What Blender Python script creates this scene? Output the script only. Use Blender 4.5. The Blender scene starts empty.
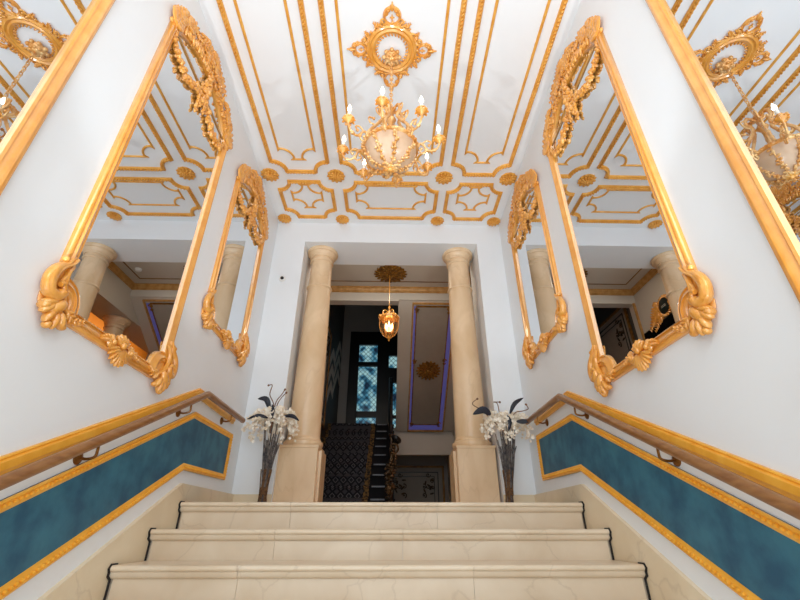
import bpy, bmesh, math, random
from mathutils import Vector, Matrix
PI = math.pi
R = math.radians
scene = bpy.context.scene
COL = scene.collection
rnd = random.Random(7)
sin, cos = math.sin, math.cos

# ------------------------------------------------------------------ materials
def lin(c):
    return tuple(((v/255)/12.92 if v/255 <= .04045 else ((v/255+.055)/1.055)**2.4) for v in c)

def new_mat(name):
    m = bpy.data.materials.new(name); m.use_nodes = True
    nt = m.node_tree
    return m, nt, nt.nodes['Principled BSDF']

def mat(name, rgb, rough=.5, metal=0, coat=0, var=.0, scale=8, bump=0, bscale=60, rgb2=None, detail=4, spec=.5, trans=0, ior=1.45, stretch=None, emit=None, estr=0):
    m, nt, b = new_mat(name)
    b.inputs['Roughness'].default_value = rough
    b.inputs['Metallic'].default_value = metal
    b.inputs['Coat Weight'].default_value = coat
    b.inputs['Coat Roughness'].default_value = .12
    b.inputs['Specular IOR Level'].default_value = spec
    b.inputs['Transmission Weight'].default_value = trans
    b.inputs['IOR'].default_value = ior
    c1 = lin(rgb)
    c2 = lin(rgb2) if rgb2 else tuple(v*(1-var) for v in c1)
    tc = nt.nodes.new('ShaderNodeTexCoord'); mp = nt.nodes.new('ShaderNodeMapping')
    if stretch: mp.inputs['Scale'].default_value = stretch
    nt.links.new(tc.outputs['Object'], mp.inputs['Vector'])
    n = nt.nodes.new('ShaderNodeTexNoise'); n.inputs['Scale'].default_value = scale; n.inputs['Detail'].default_value = detail
    nt.links.new(mp.outputs['Vector'], n.inputs['Vector'])
    cr = nt.nodes.new('ShaderNodeValToRGB')
    cr.color_ramp.elements[0].position = .35; cr.color_ramp.elements[1].position = .65
    cr.color_ramp.elements[0].color = (*c2, 1); cr.color_ramp.elements[1].color = (*c1, 1)
    nt.links.new(n.outputs['Fac'], cr.inputs['Fac'])
    nt.links.new(cr.outputs['Color'], b.inputs['Base Color'])
    if bump:
        n2 = nt.nodes.new('ShaderNodeTexNoise'); n2.inputs['Scale'].default_value = bscale; n2.inputs['Detail'].default_value = 3
        nt.links.new(mp.outputs['Vector'], n2.inputs['Vector'])
        bp = nt.nodes.new('ShaderNodeBump'); bp.inputs['Strength'].default_value = bump; bp.inputs['Distance'].default_value = .01
        nt.links.new(n2.outputs['Fac'], bp.inputs['Height']); nt.links.new(bp.outputs['Normal'], b.inputs['Normal'])
    if emit:
        b.inputs['Emission Color'].default_value = (*lin(emit), 1); b.inputs['Emission Strength'].default_value = estr
    return m

def marble(name, base, dark, vein, rough=.28, vs=2.2, vstrength=.5, stretch=(1, 1, 1)):
    m, nt, b = new_mat(name)
    b.inputs['Roughness'].default_value = rough
    tc = nt.nodes.new('ShaderNodeTexCoord'); mp = nt.nodes.new('ShaderNodeMapping'); mp.inputs['Scale'].default_value = stretch
    nt.links.new(tc.outputs['Object'], mp.inputs['Vector'])
    n = nt.nodes.new('ShaderNodeTexNoise'); n.inputs['Scale'].default_value = 3.5; n.inputs['Detail'].default_value = 8; n.inputs['Distortion'].default_value = .6
    nt.links.new(mp.outputs['Vector'], n.inputs['Vector'])
    cr = nt.nodes.new('ShaderNodeValToRGB'); cr.color_ramp.elements[0].position = .3; cr.color_ramp.elements[1].position = .68
    cr.color_ramp.elements[0].color = (*lin(dark), 1); cr.color_ramp.elements[1].color = (*lin(base), 1)
    nt.links.new(n.outputs['Fac'], cr.inputs['Fac'])
    v = nt.nodes.new('ShaderNodeTexVoronoi'); v.feature = 'DISTANCE_TO_EDGE'; v.inputs['Scale'].default_value = vs
    add = nt.nodes.new('ShaderNodeMixRGB'); add.blend_type = 'ADD'; add.inputs['Fac'].default_value = .35
    nt.links.new(mp.outputs['Vector'], add.inputs['Color1']); nt.links.new(n.outputs['Color'], add.inputs['Color2'])
    nt.links.new(add.outputs['Color'], v.inputs['Vector'])
    r2 = nt.nodes.new('ShaderNodeValToRGB'); r2.color_ramp.elements[0].position = 0; r2.color_ramp.elements[1].position = .012
    r2.color_ramp.elements[0].color = (vstrength,)*3+(1,); r2.color_ramp.elements[1].color = (0, 0, 0, 1)
    nt.links.new(v.outputs['Distance'], r2.inputs['Fac'])
    mx = nt.nodes.new('ShaderNodeMixRGB'); nt.links.new(r2.outputs['Color'], mx.inputs['Fac'])
    nt.links.new(cr.outputs['Color'], mx.inputs['Color1']); mx.inputs['Color2'].default_value = (*lin(vein), 1)
    nt.links.new(mx.outputs['Color'], b.inputs['Base Color'])
    return m

def gold_mat(name, rgb, rgb2, rough=.34, metal=.45, coat=.5, bump=.25, bscale=90, cior=1.5):
    m = mat(name, rgb, rough, metal, coat, scale=14, rgb2=rgb2, bump=bump, bscale=bscale)
    m.node_tree.nodes['Principled BSDF'].inputs['Coat IOR'].default_value = cior
    return m

M = {}
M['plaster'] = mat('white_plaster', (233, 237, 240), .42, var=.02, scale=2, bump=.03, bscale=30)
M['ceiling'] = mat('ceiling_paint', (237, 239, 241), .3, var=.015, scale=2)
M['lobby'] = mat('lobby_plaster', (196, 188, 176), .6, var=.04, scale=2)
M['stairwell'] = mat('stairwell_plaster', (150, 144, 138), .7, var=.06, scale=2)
M['dark_paint'] = mat('dark_grey_paint', (70, 66, 62), .6, var=.12, scale=4)
M['orange_wall'] = mat('ochre_wall', (214, 140, 50), .6, var=.1, scale=2)
M['gold'] = gold_mat('gilt_paint', (236, 166, 68), (228, 152, 50), rough=.3, metal=.1, coat=1, bump=.06, cior=1.9)
M['gold_rib'] = gold_mat('gilt_moulding', (236, 176, 82), (222, 154, 58), rough=.4, metal=.15, coat=.25, bump=.2, bscale=120)
M['gold_carved'] = gold_mat('gilt_carving', (240, 174, 80), (224, 148, 46), rough=.34, metal=.1, coat=.9, bump=.3, bscale=70, cior=1.75)
M['gold_rail'] = gold_mat('deep_gilt_moulding', (252, 190, 72), (244, 174, 54), rough=.38, metal=.15, coat=.3, bump=.1)
M['gold_pale'] = gold_mat('gilt_bronze', (240, 200, 140), (214, 146, 66), rough=.3, metal=.3, coat=.5, bump=.3)
M['gold_old'] = gold_mat('aged_gilt', (150, 104, 36), (104, 66, 18), rough=.5, metal=.3, coat=.1, bump=.5)
M['brass'] = mat('antique_brass', (142, 96, 44), .35, .8, rgb2=(110, 70, 30), scale=20)
M['mirror'], _nt, _b = new_mat('mirror_glass')
_b.inputs['Base Color'].default_value = (.73, .765, .80, 1); _b.inputs['Metallic'].default_value = 1; _b.inputs['Roughness'].default_value = 0
M['marble'] = marble('cream_marble', (226, 210, 186), (212, 192, 164), (160, 136, 108), vs=1.5, vstrength=.22)
M['marble_side'] = marble('beige_marble_skirting', (232, 218, 190), (222, 204, 172), (150, 122, 94), vs=1.1, vstrength=.18)
M['column'] = marble('honey_marble', (234, 206, 170), (212, 178, 136), (160, 120, 80), rough=.3, vs=1.2, vstrength=.12, stretch=(1, 1, .5))
M['strip'] = mat('black_edge_strip', (26, 22, 22), .5, bump=.5, bscale=120)
M['blue'] = mat('petrol_blue_panel', (54, 114, 136), .5, rgb2=(30, 82, 110), scale=7, detail=10, bump=.05)
M['wood'] = mat('varnished_wood_rail', (152, 106, 60), .3, coat=.4, rgb2=(130, 84, 44), scale=8, stretch=(6, 1, 6))
M['brass_dark'] = gold_mat('darkened_brass', (92, 64, 30), (22, 18, 14), rough=.35, metal=.6, coat=.2, bump=.5)
M['candle'] = mat('ivory_candle', (250, 244, 230), .4)
M['bulb'] = mat('lit_bulb', (255, 246, 226), .4, emit=(255, 238, 208), estr=5)
M['alabaster'] = mat('alabaster_bowl', (206, 176, 148), .3, rgb2=(190, 156, 124), scale=6, emit=(255, 216, 172), estr=.02)
M['amber_glass'] = mat('amber_glass', (255, 232, 196), .05, trans=.97, ior=1.12)
M['flame'] = mat('lit_lantern_bulb', (255, 220, 150), .4, emit=(255, 224, 160), estr=9)
M['black'] = mat('black_lacquer', (18, 17, 17), .4, var=.2)
M['black_screen'] = mat('black_panel_face', (8, 8, 9), .25)
M['stone_step'] = mat('dark_stone_step', (24, 24, 28), .75, var=.3, spec=.15)
M['nosing'] = mat('grey_nosing_glint', (92, 96, 106), .4, var=.5, scale=12)  # lighter grey painted in for light caught on the dark tread edges
M['white_plastic'] = mat('white_plastic', (232, 230, 226), .4)
M['stem'] = mat('dried_stem', (128, 118, 110), .8, rgb2=(56, 54, 60), scale=30)
M['twine'] = mat('brown_twine', (128, 92, 58), .8, rgb2=(70, 50, 36), scale=40)
M['petal'] = mat('white_orchid_petal', (252, 247, 236), .6, rgb2=(222, 204, 176), scale=26)
M['navy'] = mat('navy_leaf', (36, 40, 54), .5, rgb2=(22, 24, 34), scale=20)
M['twig'] = mat('brown_twig', (120, 84, 62), .7)
M['sign_face'] = mat('dark_green_disc', (22, 34, 32), .3)
M['pale_ink'] = mat('pale_lettering', (190, 190, 180), .5)
M['violet'] = mat('violet_light_strip', (110, 108, 170), .4, emit=(96, 96, 180), estr=.22)
M['soffit_board'] = mat('warm_grey_board', (150, 140, 128), .6, var=.05)
M['gold_dull'] = gold_mat('dull_gilt', (196, 150, 88), (170, 122, 60), rough=.5, metal=.15, coat=.1, bump=.1)

# carpet: dark with small ornamental lattice
m, nt, b = new_mat('patterned_carpet'); b.inputs['Roughness'].default_value = .9; b.inputs['Specular IOR Level'].default_value = .1
tc = nt.nodes.new('ShaderNodeTexCoord'); mp = nt.nodes.new('ShaderNodeMapping'); mp.inputs['Scale'].default_value = (1, .86, 1.0)
nt.links.new(tc.outputs['Object'], mp.inputs['Vector'])
v = nt.nodes.new('ShaderNodeTexVoronoi'); v.feature = 'F1'; v.distance = 'MANHATTAN'; v.inputs['Scale'].default_value = 9; v.inputs['Randomness'].default_value = 0
nt.links.new(mp.outputs['Vector'], v.inputs['Vector'])
cr = nt.nodes.new('ShaderNodeValToRGB'); cr.color_ramp.interpolation = 'CONSTANT'
e = cr.color_ramp.elements; e[0].position = 0; e[0].color = (*lin((38, 38, 43)), 1); e[1].position = .28; e[1].color = (*lin((92, 90, 92)), 1)
x = e.new(.42); x.color = (*lin((30, 30, 35)), 1); x = e.new(.7); x.color = (*lin((68, 66, 70)), 1)
nt.links.new(v.outputs['Distance'], cr.inputs['Fac']); nt.links.new(cr.outputs['Color'], b.inputs['Base Color'])
M['carpet'] = m
M['carpet_border'] = mat('gold_carpet_border', (124, 92, 46), .9, rgb2=(26, 22, 20), scale=34, detail=1)

# stained glass: daylight behind patterned leaded panes
m, nt, b = new_mat('stained_glass')
tc = nt.nodes.new('ShaderNodeTexCoord'); mp = nt.nodes.new('ShaderNodeMapping')
nt.links.new(tc.outputs['Object'], mp.inputs['Vector']); mp.inputs['Rotation'].default_value = (0, R(45), 0)
v = nt.nodes.new('ShaderNodeTexVoronoi'); v.inputs['Scale'].default_value = 13; v.inputs['Randomness'].default_value = .12
v2 = nt.nodes.new('ShaderNodeTexVoronoi'); v2.feature = 'DISTANCE_TO_EDGE'; v2.inputs['Scale'].default_value = 13; v2.inputs['Randomness'].default_value = .12
n = nt.nodes.new('ShaderNodeTexNoise'); n.inputs['Scale'].default_value = 5; n.inputs['Detail'].default_value = 1
for q in (v, v2): nt.links.new(mp.outputs['Vector'], q.inputs['Vector'])
nt.links.new(tc.outputs['Object'], n.inputs['Vector'])
cr = nt.nodes.new('ShaderNodeValToRGB'); e = cr.color_ramp.elements
e[0].position = .36; e[0].color = (*lin((28, 46, 70)), 1); e[1].position = .6; e[1].color = (*lin((176, 222, 226)), 1)
x = e.new(.47); x.color = (*lin((70, 140, 170)), 1)
nt.links.new(n.outputs['Fac'], cr.inputs['Fac'])
r2 = nt.nodes.new('ShaderNodeValToRGB'); r2.color_ramp.elements[0].position = .05; r2.color_ramp.elements[1].position = .12
nt.links.new(v2.outputs['Distance'], r2.inputs['Fac'])
mx = nt.nodes.new('ShaderNodeMixRGB'); mx.blend_type = 'MULTIPLY'; mx.inputs['Fac'].default_value = .85
nt.links.new(cr.outputs['Color'], mx.inputs['Color1']); nt.links.new(r2.outputs['Color'], mx.inputs['Color2'])
nt.links.new(mx.outputs['Color'], b.inputs['Emission Color']); b.inputs['Emission Strength'].default_value = .66
b.inputs['Base Color'].default_value = (.02, .03, .04, 1); b.inputs['Roughness'].default_value = .2
M['stained'] = m

# ------------------------------------------------------------------ mesh builder
def _sphere(nu, nv):
    vs = [(0, 0, 1)]; fs = []
    for i in range(1, nv):
        t = PI*i/nv
        for j in range(nu):
            a = 2*PI*j/nu; vs.append((sin(t)*cos(a), sin(t)*sin(a), cos(t)))
    vs.append((0, 0, -1))
    for j in range(nu):
        fs.append((0, 1+j, 1+(j+1) % nu))
    for i in range(nv-2):
        for j in range(nu):
            p = 1+i*nu; q = p+nu
            fs.append((p+j, q+j, q+(j+1) % nu, p+(j+1) % nu))
    L = len(vs)-1; p = 1+(nv-2)*nu
    for j in range(nu): fs.append((p+j, L, p+(j+1) % nu))
    return vs, fs
SPH = {}
IDENT = lambda p: p

class MB:
    """collects geometry; an optional map turns local coordinates into the world"""
    def __init__(s, fmap=None): s.v = []; s.f = []; s.map = fmap or IDENT
    def add(s, vs, fs):
        o = len(s.v); m = s.map
        s.v += [tuple(m(p)) for p in vs]; s.f += [tuple(i+o for i in f) for f in fs]
    def box(s, x0, x1, y0, y1, z0, z1):
        s.add([(x0,y0,z0),(x1,y0,z0),(x1,y1,z0),(x0,y1,z0),(x0,y0,z1),(x1,y0,z1),(x1,y1,z1),(x0,y1,z1)],
              [(0,3,2,1),(4,5,6,7),(0,1,5,4),(1,2,6,5),(2,3,7,6),(3,0,4,7)])
    def ell(s, c, ax, nu=8, nv=5):
        k = (nu, nv)
        if k not in SPH: SPH[k] = _sphere(nu, nv)
        vs, fs = SPH[k]; a, b, d = ax
        s.add([(c[0]+a[0]*x+b[0]*y+d[0]*z, c[1]+a[1]*x+b[1]*y+d[1]*z, c[2]+a[2]*x+b[2]*y+d[2]*z) for x, y, z in vs], fs)
    def ball(s, c, r, nu=8, nv=6):
        rr = r if hasattr(r, '__len__') else (r, r, r)
        s.ell(c, ((rr[0],0,0),(0,rr[1],0),(0,0,rr[2])), nu, nv)
    def tube(s, pts, rad, n=8, cap=True, closed=False):
        pts = [Vector(p) for p in pts]; L = len(pts)
        rs = rad if hasattr(rad, '__len__') else [rad]*L
        T = []
        for i in range(L):
            if closed: t = pts[(i+1) % L]-pts[i-1]
            else: t = pts[min(i+1, L-1)]-pts[max(i-1, 0)]
            T.append(t.normalized() if t.length > 1e-9 else Vector((0, 0, 1)))
        up = Vector((0, 0, 1)) if abs(T[0].z) < .9 else Vector((1, 0, 0))
        nrm = (up-T[0]*up.dot(T[0])).normalized()
        vs = []; fs = []
        for i in range(L):
            nrm = nrm-T[i]*nrm.dot(T[i])
            nrm = nrm.normalized() if nrm.length > 1e-6 else T[i].orthogonal().normalized()
            bn = T[i].cross(nrm)
            for j in range(n):
                a = 2*PI*j/n; vs.append(tuple(pts[i]+(nrm*cos(a)+bn*sin(a))*rs[i]))
        for i in range(L if closed else L-1):
            p = i*n; q = ((i+1) % L)*n
            for j in range(n): fs.append((p+j, p+(j+1) % n, q+(j+1) % n, q+j))
        if cap and not closed:
            fs.append(tuple(range(n))[::-1]); fs.append(tuple((L-1)*n+j for j in range(n)))
        s.add(vs, fs)
    def lathe(s, prof, c=(0, 0, 0), n=32):
        vs = []; fs = []
        for r, z in prof:
            for j in range(n):
                a = 2*PI*j/n; vs.append((c[0]+r*cos(a), c[1]+r*sin(a), c[2]+z))
        L = len(prof)
        for i in range(L-1):
            for j in range(n): fs.append((i*n+j, i*n+(j+1) % n, (i+1)*n+(j+1) % n, (i+1)*n+j))
        if prof[0][0] > 1e-4: fs.append(tuple(range(n))[::-1])
        if prof[-1][0] > 1e-4: fs.append(tuple((L-1)*n+j for j in range(n)))
        s.add(vs, fs)
    def sweep(s, path, prof, closed=True):
        """path: 2D points (a,b); prof: (offset to the right-hand normal, height); local (a,b,h)"""
        L = len(path); offs = []
        for i in range(L):
            p = Vector(path[i])
            if closed or 0 < i < L-1:
                d0 = (p-Vector(path[i-1])).normalized(); d1 = (Vector(path[(i+1) % L])-p).normalized()
                n0 = Vector((d0.y, -d0.x)); n1 = Vector((d1.y, -d1.x)); m_ = n0+n1
                m_ = m_/max(m_.length_squared/2, .3)
            else:
                d = (Vector(path[1])-p) if i == 0 else (p-Vector(path[-2])); d.normalize(); m_ = Vector((d.y, -d.x))
            offs.append(m_)
        k = len(prof); vs = []; fs = []
        for i in range(L):
            for o, h in prof: vs.append((path[i][0]+offs[i].x*o, path[i][1]+offs[i].y*o, h))
        for i in range(L if closed else L-1):
            p = i*k; q = ((i+1) % L)*k
            for j in range(k): 
                fs.append((p+j, p+(j+1) % k, q+(j+1) % k, q+j))
        if not closed: fs.append(tuple(range(k))); fs.append(tuple((L-1)*k+j for j in range(k))[::-1])
        s.add(vs, fs)
    def prism(s, pts, h0, h1):
        n = len(pts)
        vs = [(a, b, h0) for a, b in pts]+[(a, b, h1) for a, b in pts]
        fs = [tuple(range(n))[::-1], tuple(range(n, 2*n))]+[(i, (i+1) % n, n+(i+1) % n, n+i) for i in range(n)]
        s.add(vs, fs)
    def build(s, name, material, parent=None, smooth=True, ang=38):
        me = bpy.data.meshes.new(name)
        off = WLOC.get(parent.name, Vector()) if parent else Vector()
        base = off
        me.from_pydata([tuple(Vector(p)-base) for p in s.v], [], s.f)
        bm = bmesh.new(); bm.from_mesh(me); bmesh.ops.recalc_face_normals(bm, faces=bm.faces); bm.to_mesh(me); bm.free()
        if smooth:
            me.polygons.foreach_set('use_smooth', [True]*len(me.polygons)); me.set_sharp_from_angle(angle=R(ang))
        me.materials.append(material)
        o = bpy.data.objects.new(name, me); COL.objects.link(o)
        if parent: o.parent = parent; WLOC[o.name] = off
        return o
WLOC = {}
def tag(o, label=None, cat=None, group=None, kind=None):
    if label: o['label'] = label
    if cat: o['category'] = cat
    if group: o['group'] = group
    if kind: o['kind'] = kind
    return o
def thing(name, loc, label, cat, group=None):
    o = bpy.data.objects.new(name, None); COL.objects.link(o); o.location = loc; o.empty_display_size = .1
    WLOC[o.name] = Vector(loc)
    return tag(o, label, cat, group)
def struct(name, mb, m, label, cat, smooth=False):
    o = mb.build(name, m, None, smooth); return tag(o, label, cat, None, 'structure')
def boxes(*bs):
    mb = MB()
    for b in bs: mb.box(*b)
    return mb
def arc(cx, cy, rx, ry, a0, a1, n):
    return [(cx+rx*cos(R(a0+(a1-a0)*i/n)), cy+ry*sin(R(a0+(a1-a0)*i/n))) for i in range(n+1)]
def bez(p0, p1, p2, p3, n=12):
    p0, p1, p2, p3 = map(Vector, (p0, p1, p2, p3)); out = []
    for i in range(n+1):
        t = i/n; out.append(p0*(1-t)**3+p1*3*t*(1-t)**2+p2*3*t*t*(1-t)+p3*t**3)
    return out
def spline(pts, n=6):
    P = [Vector(p) for p in pts]; out = []
    for i in range(len(P)-1):
        a = P[max(i-1, 0)]; b = P[i]; c = P[i+1]; d = P[min(i+2, len(P)-1)]
        for k in range(n):
            t = k/n
            out.append(.5*((2*b)+(c-a)*t+(2*a-5*b+4*c-d)*t*t+(3*b-a-3*c+d)*t**3))
    out.append(P[-1]); return out

# ---- carved ornament pieces in local (a, b, h): a,b in the plane, h away from it
def lobe(mb, a, b, h, ang, l, w, t, nu=8, nv=5):
    c, s_ = cos(ang), sin(ang)
    mb.ell((a, b, h), ((c*l, s_*l, 0), (-s_*w, c*w, 0), (0, 0, t)), nu, nv)
def scroll(mb, a, b, r, a0, turns, rad, h=.02, dh=.02, dirn=1, n=8, tail=1.6):
    """a spiral volute ending in a boss, centred at (a,b)"""
    pts = []; rs = []; N = int(14*turns)+4
    for i in range(N+1):
        t = i/N; th = a0+dirn*2*PI*turns*t; rr = r*(1-.82*t)
        pts.append((a+rr*cos(th), b+rr*sin(th), h+dh*t)); rs.append(rad*(1.15-.55*t))
    mb.tube(pts, rs, n); mb.ball((a, b, h+dh), (rad*1.3, rad*1.3, rad*1.3), 8, 6)
def leaf(mb, pts, w, h=.02, t=.014, n=7, spread=.75):
    """acanthus: lobes stepping along a curve, wide at the base and curling at the tip"""
    P = spline([(*p, 0) for p in pts], 8); L = len(P)
    mb.tube([(p.x, p.y, h+.4*t) for p in P], [w*.22*(1-.6*i/L) for i in range(L)], 6)
    for k in range(n):
        f = (k+.5)/n; i = min(int(f*(L-1)), L-2); d = P[i+1]-P[i]; ang = math.atan2(d.y, d.x)
        ww = w*(1-.72*f)
        for sd in (-1, 1):
            aa = ang+sd*spread
            lobe(mb, P[i].x+cos(aa)*ww*.55, P[i].y+sin(aa)*ww*.55, h+.3*t, aa, ww*.62, ww*.26, t)
def garland(mb, pts, r, rr, h=.03, step=None):
    P = spline([(*p, 0) for p in pts], 10); step = step or r*.8
    d = 0; last = P[0]; tot = sum((P[i+1]-P[i]).length for i in range(len(P)-1)); acc = 0
    for i in range(len(P)-1):
        seg = P[i+1]-P[i]; acc += seg.length
        d += seg.length
        while d > step:
            d -= step; f = acc/tot; sz = r*(.75+.5*sin(PI*f))
            for k in range(3):
                q = P[i]+Vector((rr.uniform(-1, 1)*sz*.8, rr.uniform(-1, 1)*sz*.8, 0))
                z = sz*rr.uniform(.45, .7); a = rr.uniform(0, 6.28)
                lobe(mb, q.x, q.y, h+rr.uniform(0, sz*.6), a, z*1.15, z*.75, z*.8, 7, 5)

# ------------------------------------------------------------------ key dimensions
W = 1.38; CZ = 3.2; PY = 4.2; CX = .02
SL = .1587; TR = .3115; Y0 = 3.138; LOWZ = -SL*10

# ------------------------------------------------------------------ room shell
struct('floor_landing', boxes((-1.36, 1.36, Y0+.05, 4.7, -.16, 0), (-1.5, 1.5, 4.7, 5.95, -.16, 0), (.2, 1.35, 5.95, 9.6, -.16, 0), (-1.3, .2, 5.95, 9.6, -.16, -.002)), M['marble'], 'cream marble floor of the upper landing behind the top step', 'floor')
struct('floor', boxes((-1.36, 1.36, -.8, Y0-9*TR+.02, LOWZ-.15, LOWZ)), M['marble'], 'cream marble floor at the foot of the steps', 'floor')
struct('wall_left', boxes((-W-.15, -W, -.8, PY+.5, LOWZ-.1, CZ)), M['plaster'], 'white wall on the left carrying three tall gilt mirrors', 'wall')
struct('wall_right', boxes((W, W+.15, -.8, PY+.5, LOWZ-.1, CZ)), M['plaster'], 'white wall on the right carrying three tall gilt mirrors', 'wall')
OL, OR_, OT = -1.018, 1.076, 2.912
struct('wall_back', boxes((-W, OL, PY, PY+.5, 0, CZ), (OR_, W, PY, PY+.5, 0, CZ), (OL, OR_, PY, PY+.5, OT, CZ)), M['plaster'], 'white end wall with a wide opening framing two marble columns', 'wall')
struct('wall_front', boxes((-W, -1.25, -.8, -.65, LOWZ, CZ), (1.25, W, -.8, -.65, LOWZ, CZ), (-1.25, 1.25, -.8, -.65, .62, .8), (-1.25, 1.25, -.8, -.65, 2.95, CZ)), M['plaster'], 'white entrance wall with a doorway and an added light opening over it behind the viewer', 'wall')  # upper gap added for the high fill light, out of view
struct('ceiling', boxes((-W-.15, W+.15, -.8, 4.75, CZ, CZ+.12)), M['ceiling'], 'glossy white ceiling laid out in gilded panels', 'ceiling')
# skirting stringers of stone along both walls
for nm, sx in (('left', -1), ('right', 1)):
    mb = MB(lambda p, sx=sx: (sx*(W-p[2]), p[0], p[1]))
    lo = Y0-9.6*TR
    top = lambda y: .113-.508*(3.13-y)
    mb.prism([(lo, top(lo)), (3.13, .113), (PY-.012, .113), (PY-.012, -.15), (3.3, -.15), (lo+.6, LOWZ-.02), (-.6, LOWZ-.02), (-.6, LOWZ+.13), (lo-.25, LOWZ+.13)], 0, .024)
    struct('baseboard_'+nm, mb, M['marble_side'], 'beige marble skirting climbing beside the steps on the %s wall' % nm, 'skirting')
struct('baseboard_back', boxes((-W+.024, OL, PY-.014, PY, 0, .113), (OR_, W-.024, PY-.014, PY, 0, .113)), M['marble_side'], 'low beige marble skirting at the foot of the end wall piers', 'skirting')

# ------------------------------------------------------------------ marble steps
st = thing('marble_staircase', (0, Y0, 0), 'wide cream marble flight of steps with rounded nosings in the foreground', 'staircase')
seams = [(-.62, .36), (-.63, .12), (-.72, .47), (-.4, .5)]
for i in range(10):
    yn = Y0-TR*i; z = -SL*i
    prof = [(yn+TR+.05, z), (yn+.014, z)]+[(yn+.014-.014*sin(R(a)), z-.014+.014*cos(R(a))) for a in range(20, 181, 20)]
    prof += [(yn+.014, z-.03), (yn+.012, z-.032), (yn+.014, z-.046), (yn+.022, z-.056), (yn+.034, z-.06), (yn+TR+.05, z-.06)]
    xs = [-1.35]+list(seams[i % 4])+[1.35]
    mb = MB(lambda p: (p[2], p[0], p[1])); rb = MB()
    for k in range(len(xs)-1):
        a, b_ = xs[k]+.0008, xs[k+1]-.0008
        mb.prism(prof, a, b_); rb.box(a+.01*(k == 0), b_-.01*(k == len(xs)-2), yn+.036, yn+.075, z-SL, z-.06)
    mb.build('tread', M['marble'], st); rb.build('riser', M['marble'], st, False)
    for sx in (-1, 1):
        eb = MB(lambda p, sx=sx: (sx*p[2], p[0], p[1]))
        pth = [(yn+.06, z+.004), (yn+.012, z+.004), (yn-.004, z-.014), (yn+.006, z-.032), (yn+.004, z-.048), (yn+.03, z-.064), (yn+.031, z-SL)]
        eb.sweep(pth, [(-.004, 1.346), (.003, 1.346), (.003, 1.3555), (-.004, 1.3555)], False)
        tag(eb.build('edge_strip', M['strip'], st, False), 'black strip along the end of a step')

# ------------------------------------------------------------------ ceiling mouldings
cmap = lambda p: (p[0], p[1], CZ-p[2])
def notch(x0, x1, y0, y1, r, n=6, lip=0):
    pts = []
    # counter-clockwise from lower left; each corner replaced by a concave quarter
    for cx, cy, a0, a1 in ((x0, y0, 90, 0), (x1, y0, 180, 90), (x1, y1, 270, 180), (x0, y1, 360, 270)):
        pa = arc(cx, cy, r, r, a0, a1, n)
        if lip:
            q0 = pa[0]; q1 = pa[-1]
            dx = 1 if cx == x0 else -1; dy = 1 if cy == y0 else -1
            ina = arc(cx, cy, r+0, r+0, a0, a1, n)
            pa = [q0]+[(p[0]+dx*lip, p[1]+dy*lip) for p in ina]+[q1]
        pts += pa
    return pts
def beads(mb, path, spacing, l, w, h, closed=True):
    P = [Vector(p) for p in path]; L = len(P); d = 0
    for i in range(L if closed else L-1):
        a = P[i]; b_ = P[(i+1) % L]; s_ = b_-a; ln = s_.length
        if ln < 1e-6: continue
        u = s_/ln; ang = math.atan2(u.y, u.x)+.6
        while d < ln:
            q = a+u*d; lobe(mb, q.x, q.y, h, ang, l, w, h*.7, 6, 4); d += spacing
        d -= ln
OUT = [(-.021, 0), (-.021, .008), (-.016, .018), (0, .022), (.016, .018), (.021, .008), (.021, 0)]
INN = [(-.011, 0), (-.011, .008), (-.004, .014), (.004, .014), (.011, .008), (.011, 0)]
bays = [('left bay of the ceiling', -1.23, -.645), ('middle bay around the chandelier', -.50, .54), ('right bay of the ceiling', .665, 1.265)]
k = 1
for nm, x0, x1 in bays:
    for (ya, yb, row, inset, ri) in ((.77, 3.33, 'long', .112, .125), (3.48, 4.07, 'end', .125, .12), (.03, .62, 'entrance end', .125, .12)):
        mb = MB(cmap); pth = notch(x0, x1, ya, yb, .14 if row == 'long' else .13)
        mb.sweep(pth, OUT); beads(mb, pth, .03, .019, .009, .024)
        tag(mb.build('trim_%d' % k, M['gold_rib']), 'thick gilded outer frame of the %s panel in the %s' % (row, nm), 'ceiling moulding', None, 'structure'); k += 1
        mb = MB(cmap); ins = inset if row == 'end' or True else inset
        iy0, iy1 = (ya+.165, yb-.165) if row == 'long' else (ya+.05, yb-.165) if row == 'end' else (ya+.165, yb-.05)
        if row == 'end': iy0, iy1 = 3.53, 3.905
        elif row != 'long': iy0, iy1 = .195, .57
        mb.sweep(notch(x0+inset, x1-inset, iy0, iy1, ri, 6, .014), INN)
        tag(mb.build('trim_%d' % k, M['gold_rib']), 'thin gilded inner frame of the %s panel in the %s' % (row, nm), 'ceiling moulding', None, 'structure'); k += 1

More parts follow.
